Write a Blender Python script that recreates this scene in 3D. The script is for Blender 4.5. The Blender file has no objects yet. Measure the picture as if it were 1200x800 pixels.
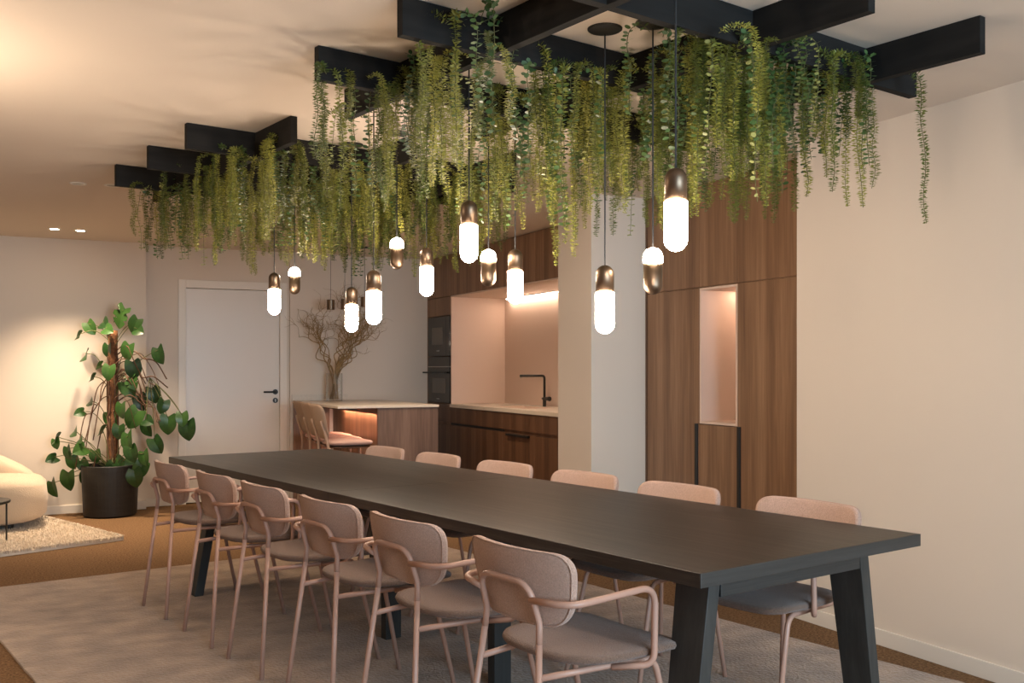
import bpy, math, random
from math import sin, cos, pi, radians
from mathutils import Vector, Matrix, noise

S = bpy.context.scene
C = S.collection
TH = radians(26.2)          # camera yaw against the room
TA = radians(10.7)          # table, rug and ceiling lattice are turned this much in the room
CAMH = 1.30
H = 2.465                   # ceiling height

def wl(W, L, z=0.0):        # table frame (W across, L along) -> room
    return Vector((W*cos(TA)-L*sin(TA), W*sin(TA)+L*cos(TA), z))

# ---------------------------------------------------------------- materials
def newmat(name):
    m = bpy.data.materials.new(name); m.use_nodes = True
    nt = m.node_tree
    return m, nt, nt.nodes['Principled BSDF']
def setp(b, **k):
    for n, v in k.items():
        n = n.replace('_', ' ')
        if n in b.inputs: b.inputs[n].default_value = v
def rgb(c): return (c[0], c[1], c[2], 1.0)
def mat(name, col, rough=0.5, metal=0.0, bump=None, var=None, coord='Object', sheen=0.0, spec=0.5):
    """bump=(scale, strength); var=(scale, amount, (sx,sy,sz)) mottled colour of the thing itself"""
    m, nt, b = newmat(name)
    setp(b, Base_Color=rgb(col), Roughness=rough, Metallic=metal)
    b.inputs['Specular IOR Level'].default_value = spec
    if sheen: b.inputs['Sheen Weight'].default_value = sheen
    tc = nt.nodes.new('ShaderNodeTexCoord')
    if var:
        mp = nt.nodes.new('ShaderNodeMapping'); mp.inputs['Scale'].default_value = var[2] if len(var) > 2 else (1, 1, 1)
        nt.links.new(tc.outputs[coord], mp.inputs['Vector'])
        n = nt.nodes.new('ShaderNodeTexNoise'); n.inputs['Scale'].default_value = var[0]; n.inputs['Detail'].default_value = 5
        nt.links.new(mp.outputs[0], n.inputs['Vector'])
        r = nt.nodes.new('ShaderNodeValToRGB')
        r.color_ramp.elements[0].position = 0.3; r.color_ramp.elements[1].position = 0.7
        r.color_ramp.elements[0].color = rgb([c*(1-var[1]) for c in col]); r.color_ramp.elements[1].color = rgb([min(1, c*(1+var[1])) for c in col])
        nt.links.new(n.outputs['Fac'], r.inputs[0]); nt.links.new(r.outputs[0], b.inputs['Base Color'])
    if bump:
        n = nt.nodes.new('ShaderNodeTexNoise'); n.inputs['Scale'].default_value = bump[0]; n.inputs['Detail'].default_value = 3
        nt.links.new(tc.outputs[coord], n.inputs['Vector'])
        bp = nt.nodes.new('ShaderNodeBump'); bp.inputs['Strength'].default_value = bump[1]; bp.inputs['Distance'].default_value = 0.01
        nt.links.new(n.outputs['Fac'], bp.inputs['Height']); nt.links.new(bp.outputs[0], b.inputs['Normal'])
    return m
def wood(name, c0, c1, c2, scl, rough=0.45, bump=0.05, spec=0.5, coat=0.0):
    """long straight grain: scl is the mapping scale, small along the grain"""
    m, nt, b = newmat(name)
    setp(b, Roughness=rough); b.inputs['Specular IOR Level'].default_value = spec
    if coat: b.inputs['Coat Weight'].default_value = coat; b.inputs['Coat Roughness'].default_value = 0.25
    tc = nt.nodes.new('ShaderNodeTexCoord'); mp = nt.nodes.new('ShaderNodeMapping')
    mp.inputs['Scale'].default_value = scl; nt.links.new(tc.outputs['Object'], mp.inputs['Vector'])
    a = nt.nodes.new('ShaderNodeTexNoise'); a.inputs['Scale'].default_value = 1.0; a.inputs['Detail'].default_value = 7; a.inputs['Roughness'].default_value = 0.6; a.inputs['Distortion'].default_value = 0.6
    nt.links.new(mp.outputs[0], a.inputs['Vector'])
    mp2 = nt.nodes.new('ShaderNodeMapping'); mp2.inputs['Scale'].default_value = [s*7 for s in scl]; nt.links.new(tc.outputs['Object'], mp2.inputs['Vector'])
    f = nt.nodes.new('ShaderNodeTexNoise'); f.inputs['Scale'].default_value = 1.0; f.inputs['Detail'].default_value = 3
    nt.links.new(mp2.outputs[0], f.inputs['Vector'])
    mx = nt.nodes.new('ShaderNodeMix'); mx.data_type = 'FLOAT'; mx.inputs[0].default_value = 0.3
    nt.links.new(a.outputs['Fac'], mx.inputs[2]); nt.links.new(f.outputs['Fac'], mx.inputs[3])
    r = nt.nodes.new('ShaderNodeValToRGB'); e = r.color_ramp.elements
    e[0].position = 0.33; e[0].color = rgb(c0); e[1].position = 0.68; e[1].color = rgb(c2)
    k = e.new(0.5); k.color = rgb(c1)
    nt.links.new(mx.outputs[0], r.inputs[0]); nt.links.new(r.outputs[0], b.inputs['Base Color'])
    bp = nt.nodes.new('ShaderNodeBump'); bp.inputs['Strength'].default_value = bump; bp.inputs['Distance'].default_value = 0.004
    nt.links.new(mx.outputs[0], bp.inputs['Height']); nt.links.new(bp.outputs[0], b.inputs['Normal'])
    return m
def emis(name, col, strength):
    m, nt, b = newmat(name)
    setp(b, Base_Color=rgb(col), Roughness=0.3)
    b.inputs['Emission Color'].default_value = rgb(col); b.inputs['Emission Strength'].default_value = strength
    return m
def leafmat(name, c0, c1, trans=0.35, rough=0.45):
    m, nt, b = newmat(name)
    out = nt.nodes['Material Output']
    oi = nt.nodes.new('ShaderNodeObjectInfo')
    tc = nt.nodes.new('ShaderNodeTexCoord')
    n = nt.nodes.new('ShaderNodeTexNoise'); n.inputs['Scale'].default_value = 6.0; nt.links.new(tc.outputs['Object'], n.inputs['Vector'])
    ad = nt.nodes.new('ShaderNodeMath'); ad.operation = 'ADD'; nt.links.new(oi.outputs['Random'], ad.inputs[0]); nt.links.new(n.outputs['Fac'], ad.inputs[1])
    mu = nt.nodes.new('ShaderNodeMath'); mu.operation = 'MULTIPLY_ADD'; mu.inputs[1].default_value = 0.9; mu.inputs[2].default_value = -0.4
    nt.links.new(ad.outputs[0], mu.inputs[0])
    mx = nt.nodes.new('ShaderNodeMix'); mx.data_type = 'RGBA'; mx.inputs[6].default_value = rgb(c0); mx.inputs[7].default_value = rgb(c1)
    nt.links.new(mu.outputs[0], mx.inputs[0]); nt.links.new(mx.outputs[2], b.inputs['Base Color'])
    setp(b, Roughness=rough)
    tr = nt.nodes.new('ShaderNodeBsdfTranslucent'); nt.links.new(mx.outputs[2], tr.inputs['Color'])
    ms = nt.nodes.new('ShaderNodeMixShader'); ms.inputs[0].default_value = trans
    nt.links.new(b.outputs[0], ms.inputs[1]); nt.links.new(tr.outputs[0], ms.inputs[2]); nt.links.new(ms.outputs[0], out.inputs['Surface'])
    return m

WALL = (0.66, 0.57, 0.475)
M = dict(
    oak_end=wood('dark_stained_oak_end', (0.013, 0.0125, 0.012), (0.022, 0.0215, 0.020), (0.034, 0.033, 0.031), (1.2, 16, 40), 0.45, 0.15),
    wall=mat('painted_plaster', WALL, 0.75, bump=(120, 0.04), spec=0.25),
    ceiling=mat('ceiling_paint', (0.66, 0.57, 0.48), 0.85, bump=(90, 0.03), spec=0.2),
    trim=mat('white_trim_paint', (0.72, 0.65, 0.56), 0.45),
    door=mat('white_door_lacquer', (0.68, 0.61, 0.53), 0.35),
    carpet=mat('brown_loop_carpet', (0.185, 0.105, 0.052), 0.95, bump=(140, 0.9), var=(85, 0.5), spec=0.1),
    rug=mat('taupe_rug_wool', (0.315, 0.222, 0.150), 0.95, bump=(70, 1.0), var=(4.5, 0.32, (1.0, 1.4, 1)), spec=0.1, sheen=0.3),
    shag=mat('cream_shag_wool', (0.72, 0.62, 0.50), 0.95, bump=(200, 0.4), spec=0.1, sheen=0.3),
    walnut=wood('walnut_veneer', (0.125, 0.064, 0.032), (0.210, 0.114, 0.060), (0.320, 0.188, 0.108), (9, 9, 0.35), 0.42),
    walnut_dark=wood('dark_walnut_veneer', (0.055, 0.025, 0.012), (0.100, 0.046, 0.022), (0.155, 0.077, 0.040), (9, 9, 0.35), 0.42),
    walnut_grey=wood('walnut_bar_end_veneer', (0.095, 0.050, 0.030), (0.150, 0.085, 0.055), (0.215, 0.130, 0.088), (9, 9, 0.5), 0.5),
    oak_dark=wood('dark_stained_oak', (0.006, 0.005, 0.004), (0.017, 0.0140, 0.0110), (0.045, 0.037, 0.028), (34, 1.3, 34), 0.42, 0.35, coat=0.0),
    oak_leg=wood('dark_stained_oak_upright', (0.014, 0.014, 0.013), (0.024, 0.024, 0.022), (0.038, 0.038, 0.035), (14, 14, 0.9), 0.5, 0.1),
    black_wood=mat('black_stained_board', (0.011, 0.010, 0.009), 0.8, spec=0.2, bump=(60, 0.05), var=(4, 0.3, (1, 1, 8))),
    black=mat('black_powder_coat', (0.010, 0.009, 0.008), 0.45),
    black_gloss=mat('black_glass_front', (0.022, 0.017, 0.013), 0.12),
    window_glass=mat('oven_window_glass', (0.10, 0.085, 0.07), 0.1),
    steel=mat('brushed_steel', (0.45, 0.42, 0.38), 0.3, 1.0),
    pink_metal=mat('dusty_pink_powder_coat', (0.43, 0.245, 0.178), 0.42),
    pink_fabric=mat('dusty_pink_weave', (0.46, 0.300, 0.228), 0.9, bump=(300, 0.5), var=(220, 0.16), spec=0.15, sheen=0.25),
    shaded_seat_fabric=mat('pink_grey_shaded_seat_weave', (0.175, 0.106, 0.074), 0.9, bump=(300, 0.6), var=(200, 0.22), spec=0.15, sheen=0.25),  # pink-grey seat weave, darkened in colour to stand for the shade by the table
    stool_wood=wood('pinkish_ash', (0.30, 0.19, 0.13), (0.38, 0.25, 0.175), (0.45, 0.31, 0.22), (10, 10, 1), 0.5),
    stone=mat('pale_stone_worktop', (0.60, 0.52, 0.43), 0.3, var=(40, 0.05)),
    niche=mat('pink_beige_panel', (0.66, 0.51, 0.42), 0.5),
    bronze=mat('brushed_bronze', (0.175, 0.120, 0.080), 0.40, 0.95, var=(3, 0.12, (30, 30, 1))),
    opal=emis('opal_glass_lit', (1.0, 0.80, 0.62), 34.0),
    led=emis('led_strip_lit', (1.0, 0.76, 0.58), 11.0),
    spotlit=emis('downlight_lens_lit', (1.0, 0.82, 0.6), 18.0),
    cable=mat('black_cable', (0.01, 0.01, 0.01), 0.6),
    fern=leafmat('trailing_fern_leaf', (0.055, 0.090, 0.014), (0.40, 0.39, 0.075), 0.38),
    eucal=leafmat('round_trailing_leaf', (0.028, 0.075, 0.022), (0.11, 0.19, 0.055), 0.25),
    pale=leafmat('pale_trailing_leaf', (0.25, 0.30, 0.08), (0.46, 0.46, 0.17), 0.35),
    stem=mat('green_brown_stem', (0.10, 0.10, 0.03), 0.7),
    monstera=leafmat('monstera_leaf', (0.012, 0.042, 0.010), (0.045, 0.115, 0.022), 0.2, 0.35),
    vine=mat('brown_vine', (0.11, 0.052, 0.025), 0.8, bump=(60, 0.4)),
    coir=mat('coir_fibre', (0.17, 0.068, 0.025), 0.95, bump=(90, 1.0), var=(40, 0.4)),
    pot=mat('black_ribbed_planter', (0.013, 0.012, 0.011), 0.5, bump=(30, 0.15), var=(6, 0.3, (1, 1, 5))),
    soil=mat('potting_soil', (0.03, 0.018, 0.010), 1.0, bump=(80, 0.8)),
    boucle=mat('cream_boucle', (0.56, 0.44, 0.32), 0.95, bump=(150, 0.5), spec=0.1, sheen=0.3),
    willow=mat('curly_willow_bark', (0.27, 0.165, 0.06), 0.7),
    white_plastic=mat('white_plastic', (0.7, 0.66, 0.6), 0.4),
)
def glassmat():
    m, nt, b = newmat('clear_vase_glass')
    setp(b, Base_Color=(0.95, 0.95, 0.93, 1), Roughness=0.03, IOR=1.45); b.inputs['Transmission Weight'].default_value = 1.0
    return m
M['glass'] = glassmat()

# ---------------------------------------------------------------- mesh builder
class MB:
    def __init__(s): s.v = []; s.f = []
    def box(s, a, b):
        (x0, y0, z0), (x1, y1, z1) = a, b; n = len(s.v)
        s.v += [(x0,y0,z0),(x1,y0,z0),(x1,y1,z0),(x0,y1,z0),(x0,y0,z1),(x1,y0,z1),(x1,y1,z1),(x0,y1,z1)]
        s.f += [tuple(n+i for i in q) for q in ((0,3,2,1),(4,5,6,7),(0,1,5,4),(1,2,6,5),(2,3,7,6),(3,0,4,7))]
        return s
    def hexa(s, bot, top):      # two quads, both counter-clockwise from above
        n = len(s.v); s.v += [tuple(p) for p in bot] + [tuple(p) for p in top]
        s.f += [tuple(n+i for i in q) for q in ((0,3,2,1),(4,5,6,7),(0,1,5,4),(1,2,6,5),(2,3,7,6),(3,0,4,7))]
        return s
    def tube(s, pts, r, seg=10, caps=True):
        pts = [Vector(p) for p in pts]; N = len(pts)
        rr = r if isinstance(r, (list, tuple)) else [r]*N
        t0 = (pts[1]-pts[0]).normalized()
        up = Vector((0,0,1)) if abs(t0.z) < 0.9 else Vector((1,0,0))
        nrm = (up - t0*up.dot(t0)).normalized(); n0 = len(s.v)
        for i, p in enumerate(pts):
            t = (pts[min(i+1,N-1)]-pts[max(i-1,0)])
            if t.length < 1e-9: t = t0.copy()
            t.normalize()
            nrm = nrm - t*nrm.dot(t)
            if nrm.length < 1e-6: nrm = t.orthogonal()
            nrm.normalize(); b = t.cross(nrm)
            for k in range(seg):
                a = 2*pi*k/seg; s.v.append(tuple(p + (nrm*cos(a)+b*sin(a))*rr[i]))
        for i in range(N-1):
            for k in range(seg):
                k2 = (k+1) % seg
                s.f.append((n0+i*seg+k, n0+i*seg+k2, n0+(i+1)*seg+k2, n0+(i+1)*seg+k))
        if caps:
            s.f.append(tuple(n0+k for k in reversed(range(seg)))); s.f.append(tuple(n0+(N-1)*seg+k for k in range(seg)))
        return s
    def lathe(s, prof, seg=32, o=(0,0,0)):      # prof: (r, z) bottom to top, outside
        n0 = len(s.v); ox, oy, oz = o; rows = []
        for r, z in prof:
            if r < 1e-6: rows.append([len(s.v)]); s.v.append((ox, oy, oz+z))
            else:
                rows.append(list(range(len(s.v), len(s.v)+seg)))
                for k in range(seg): s.v.append((ox+r*cos(2*pi*k/seg), oy+r*sin(2*pi*k/seg), oz+z))
        for a, b in zip(rows, rows[1:]):
            for k in range(seg):
                k2 = (k+1) % seg
                if len(a) == 1 and len(b) > 1: s.f.append((a[0], b[k2], b[k]))
                elif len(b) == 1 and len(a) > 1: s.f.append((a[k], a[k2], b[0]))
                elif len(a) > 1: s.f.append((a[k], a[k2], b[k2], b[k]))
        return s
    def cushion(s, outline, thick, fn, rings=8, p=3.2, bot=1.0):
        """outline: list of 2D points round a centre; fn(u, v, w) -> 3D; w is the thickness axis"""
        cx = sum(q[0] for q in outline)/len(outline); cy = sum(q[1] for q in outline)/len(outline); n = len(outline)
        rad = [sin(0.5*pi*(i/rings)) for i in range(rings+1)]
        def ring(t, w): 
            idx = []
            for q in outline:
                idx.append(len(s.v)); s.v.append(tuple(fn(cx+(q[0]-cx)*t, cy+(q[1]-cy)*t, w)))
            return idx
        rows = []
        for i in range(1, rings+1):
            t = rad[i]; w = thick/2*(max(0, 1-t**p))**(1/p); rows.append(ring(t, w))
        for i in range(rings-1, 0, -1):
            t = rad[i]; w = -bot*thick/2*(max(0, 1-t**p))**(1/p); rows.append(ring(t, w))
        for a, b in zip(rows, rows[1:]):
            for k in range(n):
                k2 = (k+1) % n; s.f.append((a[k], b[k], b[k2], a[k2]))
        c1 = len(s.v); s.v.append(tuple(fn(cx, cy, thick/2))); c2 = len(s.v); s.v.append(tuple(fn(cx, cy, -bot*thick/2)))
        for k in range(n):
            k2 = (k+1) % n; s.f.append((c1, rows[0][k], rows[0][k2])); s.f.append((c2, rows[-1][k2], rows[-1][k]))
        return s
    def mesh(s, name, smooth=False):
        m = bpy.data.meshes.new(name); m.from_pydata(s.v, [], s.f); m.update()
        if smooth: m.polygons.foreach_set('use_smooth', [True]*len(m.polygons))
        return m
def link(name, me, m, parent=None, loc=None, rot=None):
    o = bpy.data.objects.new(name, me); C.objects.link(o)
    if m is not None and not me.materials: me.materials.append(m)
    if parent: o.parent = parent
    if loc is not None: o.location = loc
    if rot is not None: o.rotation_euler = rot
    return o
def obj(name, mb, m, parent=None, smooth=False, bevel=0.0, loc=None, rot=None):
    me = mb.mesh(name, smooth); o = link(name, me, m, parent, loc, rot)
    if bevel:
        md = o.modifiers.new('bevel', 'BEVEL'); md.width = bevel; md.segments = 2; md.limit_method = 'ANGLE'
    return o
def thing(name, label, cat, loc=(0,0,0), rz=0.0, group=None):
    o = bpy.data.objects.new(name, None); C.objects.link(o); o.empty_display_size = 0.1
    o.location = loc; o.rotation_euler = (0, 0, rz); tag(o, label, cat, group); return o
def tag(o, label, cat, group=None, kind=None):
    o['label'] = label; o['category'] = cat
    if group: o['group'] = group
    if kind: o['kind'] = kind
    return o
def struct(name, mb, m, bevel=0.0, parent=None):
    o = obj(name, mb, m, parent, bevel=bevel)
    if parent is None: o['kind'] = 'structure'
    return o
def bx(*pairs):
    m = MB()
    for a, b in pairs: m.box(a, b)
    return m
def copy_tree(o, parent=None):
    c = o.copy(); C.objects.link(c)
    if parent: c.parent = parent
    for ch in [x for x in KIDS.get(o.name, [])]: copy_tree(ch, c)
    return c
KIDS = {}
def index_kids():
    KIDS.clear()
    for x in bpy.data.objects:
        if x.parent: KIDS.setdefault(x.parent.name, []).append(x)
def fillet(pts, rads, n=7):
    """polyline with rounded corners"""
    pts = [Vector(p) for p in pts]; out = [pts[0]]
    for i in range(1, len(pts)-1):
        p, r = pts[i], rads[i-1]
        a = (pts[i-1]-p).normalized(); b = (pts[i+1]-p).normalized()
        ang = a.angle(b)
        if r <= 0 or ang > pi-0.02: out.append(p); continue
        t = min(r/math.tan(ang/2), 0.49*(pts[i-1]-p).length, 0.49*(pts[i+1]-p).length)
        A, B = p+a*t, p+b*t
        for k in range(n+1):
            s = k/n; out.append(A*(1-s)**2 + p*2*s*(1-s) + B*s*s)
    out.append(pts[-1]); return out
def smooth_path(ctrl, n=8):
    P = [Vector(p) for p in ctrl]; P = [P[0]*2-P[1]] + P + [P[-1]*2-P[-2]]; out = []
    for i in range(1, len(P)-2):
        for k in range(n):
            t = k/n; a, b, c, d = P[i-1:i+3]
            out.append(0.5*((2*b)+(c-a)*t+(2*a-5*b+4*c-d)*t*t+(3*b-a-3*c+d)*t**3))
    out.append(P[-2]); return out
def rpoly(pts, rads, n=8):
    out = []
    N = len(pts)
    for i in range(N):
        p = Vector(pts[i]); a = (Vector(pts[i-1])-p); b = (Vector(pts[(i+1) % N])-p)
        r = rads[i]; la, lb = a.length, b.length; a.normalize(); b.normalize()
        t = min(r/math.tan(a.angle(b)/2), 0.5*la, 0.5*lb)
        A, B = p+a*t, p+b*t
        for k in range(n+1):
            s = k/n; q = A*(1-s)**2 + p*2*s*(1-s) + B*s*s; out.append((q.x, q.y))
    # densify straight runs
    d = []
    for i in range(len(out)):
        p, q = Vector(out[i]), Vector(out[(i+1) % len(out)])
        L = (q-p).length; k = max(1, int(L/0.03))
        if L < 1e-5: continue
        for j in range(k): w = p.lerp(q, j/k); d.append((w.x, w.y))
    return d

# ---------------------------------------------------------------- room shell
XW = 3.62                    # right wall
YB = 9.90                    # wall with the door
struct('floor', bx(((-5.2,-2.7,-0.1),(4.7,10.1,0.0))), M['carpet'])
struct('ceiling', bx(((-5.2,-2.7,H),(4.7,10.1,H+0.1))), M['ceiling'])
struct('wall_right', bx(((XW,-2.5,0),(4.7,3.985,H))), M['wall'])
struct('wall_right_recess', bx(((4.5,3.985,0),(4.7,9.9,H))), M['wall'])
struct('wall_pier', bx(((3.38,5.675,0),(4.5,6.13,H))), M['wall'])
struct('wall_left', bx(((-5.2,-2.7,0),(-5.0,10.1,H))), M['wall'])
# wall with the door opening
struct('wall_back', bx(((-5.0,9.75,0),(1.01,10.1,H)), ((1.01,YB,0),(1.38,10.1,H)), ((2.29,YB,0),(4.7,10.1,H)), ((1.38,YB,2.08),(2.29,10.1,H)), ((1.38,10.06,0),(2.29,10.1,2.08))), M['wall'])
struct('wall_back_return', bx(((2.38,9.87,0),(2.98,9.899,H))), M['wall'])
# wall behind the camera with an assumed wide window, out of view
struct('wall_front', bx(((-5.0,-2.7,0),(0.4,-2.5,H)), ((3.4,-2.7,0),(4.7,-2.5,H)), ((0.4,-2.7,0),(3.4,-2.5,0.5)), ((0.4,-2.7,2.3),(3.4,-2.5,H))), M['wall'])
w = struct('assumed_window_1', bx(((0.4,-2.62,0.5),(3.4,-2.56,0.56)), ((0.4,-2.62,2.24),(3.4,-2.56,2.3)), ((0.4,-2.62,0.5),(0.46,-2.56,2.3)), ((3.34,-2.62,0.5),(3.4,-2.56,2.3)), ((1.87,-2.62,0.5),(1.93,-2.56,2.3))), M['trim'])
struct('baseboard_right', bx(((XW-0.014,-2.5,0),(XW,3.985,0.075))), M['trim'], 0.002)
struct('baseboard_left', bx(((-5.0,9.736,0),(1.01,9.75,0.075))), M['trim'], 0.002)
struct('baseboard_back', bx(((1.01,YB-0.014,0),(1.30,YB,0.075))), M['trim'], 0.002)

# door
d = struct('door_1', bx(((1.385,9.925,0.01),(2.285,9.965,2.075))), M['door'], 0.002)
fr = obj('door_frame', bx(((1.315,YB-0.014,0),(1.385,9.98,2.155)), ((2.285,YB-0.014,0),(2.355,9.98,2.155)), ((1.385,YB-0.014,2.078),(2.285,9.98,2.155))), M['trim'], d, bevel=0.003)
hd = MB().tube([(2.245,9.924,1.07),(2.245,9.914,1.07)], 0.026, 24); hd.tube([(2.245,9.914,1.07),(2.245,9.87,1.07)], 0.009, 12)
hd.tube(fillet([(2.245,9.88,1.07),(2.235,9.87,1.07),(2.12,9.87,1.07)], [0.01]), 0.009, 12)
obj('door_handle', hd, M['black'], d, smooth=False)
ke = MB().tube([(2.245,9.924,0.985),(2.245,9.914,0.985)], 0.026, 24)
kp = obj('keyhole_plate', ke, M['black'], d)
kc = MB().tube([(2.245,9.9145,0.990),(2.245,9.9115,0.990)], 0.008, 14); kc.box((2.241,9.9115,0.970),(2.249,9.9145,0.990)); obj('lock_cylinder', kc, M['steel'], kp)

# ---------------------------------------------------------------- rugs
def rug():
    # woven rug under the table, table frame: W 0.88..3.93, L 0.6..6.52
    mb = MB(); nx, ny = 30, 60
    x0, x1, y0, y1 = 0.88, 3.93, 1.50, 6.50
    for j in range(ny+1):
        for i in range(nx+1):
            u, v = i/nx, j/ny
            e = min(u*nx, (1-u)*nx, v*ny, (1-v)*ny); wob = 0.006*noise.noise(Vector((i*0.7, j*0.7, 3)))
            p = wl(x0+(x1-x0)*u + (wob if e == 0 else 0), y0+(y1-y0)*v + (wob if e == 0 else 0), 0.0105)
            mb.v.append(tuple(p))
    for j in range(ny):
        for i in range(nx):
            a = j*(nx+1)+i; mb.f.append((a, a+1, a+nx+2, a+nx+1))
    n = len(mb.v)
    border = [i for i in range(nx+1)] + [j*(nx+1)+nx for j in range(1, ny+1)] + [ny*(nx+1)+i for i in range(nx-1, -1, -1)] + [j*(nx+1) for j in range(ny-1, 0, -1)]
    for b in border: x, y, z = mb.v[b]; mb.v.append((x, y, 0.0005))
    for k in range(len(border)):
        k2 = (k+1) % len(border); mb.f.append((border[k], n+k, n+k2, border[k2]))
    return mb
RUGX = 3.93
tag(obj('area_rug', rug(), M['rug']), 'large mottled taupe rug lying under the long dining table', 'rug')

random.seed(5)
def shag_rug():
    r = thing('shag_rug', 'shaggy cream rug in front of the cream sofa at the left', 'rug')
    # corner points measured in the room; a rotated rectangle
    a = Vector((0.67, 8.03)); u = (Vector((0.14, 9.42))-a).normalized(); v = (Vector((-0.15, 7.58))-a).normalized()
    v = (v - u*u.dot(v)*0.8).normalized()
    LU, LV = 1.52, 2.3
    q = [a, a+v*LV, a+v*LV+u*LU, a+u*LU]
    base = MB().hexa([(p.x, p.y, 0.001) for p in (q[0], q[3], q[2], q[1])], [(p.x, p.y, 0.018) for p in (q[0], q[3], q[2], q[1])])
    obj('rug_backing', base, M['shag'], r)
    mb = MB()
    for k in range(42000):
        s, t = random.random(), random.random()
        if k % 6 == 0:
            if random.random() < 0.5: s = random.choice((0.0, 1.0))
            else: t = random.choice((0.0, 1.0))
        p = a + u*LU*s + v*LV*t; L = random.uniform(0.018, 0.034); an = random.uniform(0, 2*pi); w = random.uniform(0.0014, 0.0026)
        dx, dy = cos(an), sin(an); lean = random.uniform(0.1, 0.9)*L
        n = len(mb.v)
        mb.v += [(p.x-dy*w, p.y+dx*w, 0.016), (p.x+dy*w, p.y-dx*w, 0.016), (p.x+dx*lean*0.5+dy*w, p.y+dy*lean*0.5-dx*w, 0.016+L*0.7), (p.x+dx*lean*0.5-dy*w, p.y+dy*lean*0.5+dx*w, 0.016+L*0.7), (p.x+dx*lean, p.y+dy*lean, 0.016+L*0.85)]
        mb.f += [(n, n+1, n+2, n+3), (n+3, n+2, n+4)]
    o = obj('pile', mb, M['shag'], r); o['kind'] = 'stuff'
shag_rug()

# ---------------------------------------------------------------- dining table
TL0, TL1, TW0, TW1 = 1.82, 6.24, 2.0, 3.07
def dining_table():
    t = thing('dining_table', 'long dark stained oak dining table on the taupe rug', 'table', wl(2.535, 4.03, 0), TA)
    def loc(W, L, z): return (W-2.535, L-4.03, z)
    obj('table_top', bx((loc(TW0, TL0+0.005, 0.71), loc(TW1, 4.0292, 0.75))), M['oak_dark'], t, bevel=0.0015)
    obj('table_top', bx((loc(TW0, 4.0308, 0.71), loc(TW1, TL1, 0.75))), M['oak_dark'], t, bevel=0.0015)
    obj('end_band', bx((loc(TW0, TL0, 0.71), loc(TW1, TL0+0.0048, 0.75))), M['oak_end'], t, bevel=0.001)
    for s, L0 in ((1, 1.92), (-1, 6.14)):
        a, b = sorted((L0, L0+s*0.03))
        obj('end_apron', bx((loc(2.195, a, 0.642), loc(2.875, b, 0.7095))), M['oak_end'], t, bevel=0.001)
    obj('centre_rail', bx((loc(2.35, 1.96, 0.66), loc(2.42, 5.60, 0.7095))), M['oak_leg'], t)
    # end legs: boards that splay outwards
    def leg(Wt, Wb, w, L0, dL, zt=0.7095):
        m = MB().hexa([loc(Wb, L0, 0.012), loc(Wb+w, L0, 0.012), loc(Wb+w, L0+dL*0.8, 0.012), loc(Wb, L0+dL*0.8, 0.012)],
                      [loc(Wt, L0, zt), loc(Wt+w, L0, zt), loc(Wt+w, L0+dL, zt), loc(Wt, L0+dL, zt)])
        obj('leg', m, M['oak_leg'], t, bevel=0.0015)
    leg(2.150, 2.045, 0.047, 1.921, 0.13); leg(2.873, 2.978, 0.047, 1.921, 0.13)
    leg(2.05, 1.925, 0.05, 5.55, 0.09); leg(2.97, 3.095, 0.05, 5.55, 0.09)
    for L in (3.24, 4.12): leg(2.345, 2.345, 0.083, L, 0.058)
dining_table()

# ---------------------------------------------------------------- dining chairs
def make_chair():
    t = thing('dining_chair', '', 'chair')
    R = 0.0095
    fab, met = M['pink_fabric'], M['pink_metal']
    # seat: rounded square, slightly dished
    ol = rpoly([(-0.205,-0.215),(0.215,-0.243),(0.215,0.243),(-0.205,0.215)], [0.16,0.10,0.10,0.16])
    def fs(u, v, w): return (u, v, 0.492 + w + 0.012*(abs(v)/0.25)**2 - 0.012*max(0, (u-0.13)/0.1) - 0.010*cos(pi*u/0.5))
    obj('seat', MB().cushion(ol, 0.042, fs, 8, 3.5), M['shaded_seat_fabric'], t, smooth=True)
    # curved backrest
    ob = rpoly([(-0.205,0.587),(0.205,0.587),(0.246,0.802),(-0.246,0.802)], [0.115,0.115,0.06,0.06])
    def fb(u, v, w): return (-0.264 - 0.19*(v-0.70) + 0.85*u*u - w, u, v)
    back = obj('backrest', MB().cushion(ob, 0.030, fb, 8, 6), fab, t, smooth=True)
    pts = [fb(p[0]*0.985, 0.698+(p[1]-0.698)*0.985, 0.011) for p in ob]; pts.append(pts[0])
    obj('piping', MB().tube(pts, 0.0024, 6, False), fab, back, smooth=True)
    # rear frame: rounded hoop behind the backrest
    hoop = fillet([(-0.268,-0.128,0.545),(-0.264,-0.124,0.60),(-0.296,-0.117,0.712),(-0.296,0.117,0.712),(-0.264,0.124,0.60),(-0.268,0.128,0.545)], [0.06,0.075,0.075,0.06], 9)
    obj('back_frame', MB().tube(hoop, R, 12), met, t, smooth=True)
    for s in (-1, 1):
        obj('leg', MB().tube([(-0.322, s*0.188, 0.0115), (-0.295, s*0.158, 0.28), (-0.268, s*0.128, 0.545)], R, 12), met, t, smooth=True)
        obj('leg', MB().tube(fillet([(-0.276, s*0.138, 0.455), (-0.12, s*0.160, 0.458), (0.110, s*0.190, 0.460), (0.215, s*0.215, 0.0115)], [0.3, 0.055], 10), R, 12), met, t, smooth=True)
        arm = fillet([(-0.291, s*0.118, 0.668), (-0.262, s*0.256, 0.672), (0.055, s*0.250, 0.685), (0.050, s*0.250, 0.462), (-0.045, s*0.175, 0.455)], [0.07, 0.055, 0.040], 10)
        obj('armrest', MB().tube(arm, R*1.03, 12), met, t, smooth=True)
    return t
chair0 = make_chair(); index_kids()
near = [2.25, 2.89, 3.47, 4.09, 4.67, 5.33]
farr = [2.315, 2.97, 3.58, 4.22, 4.88, 5.50]
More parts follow.
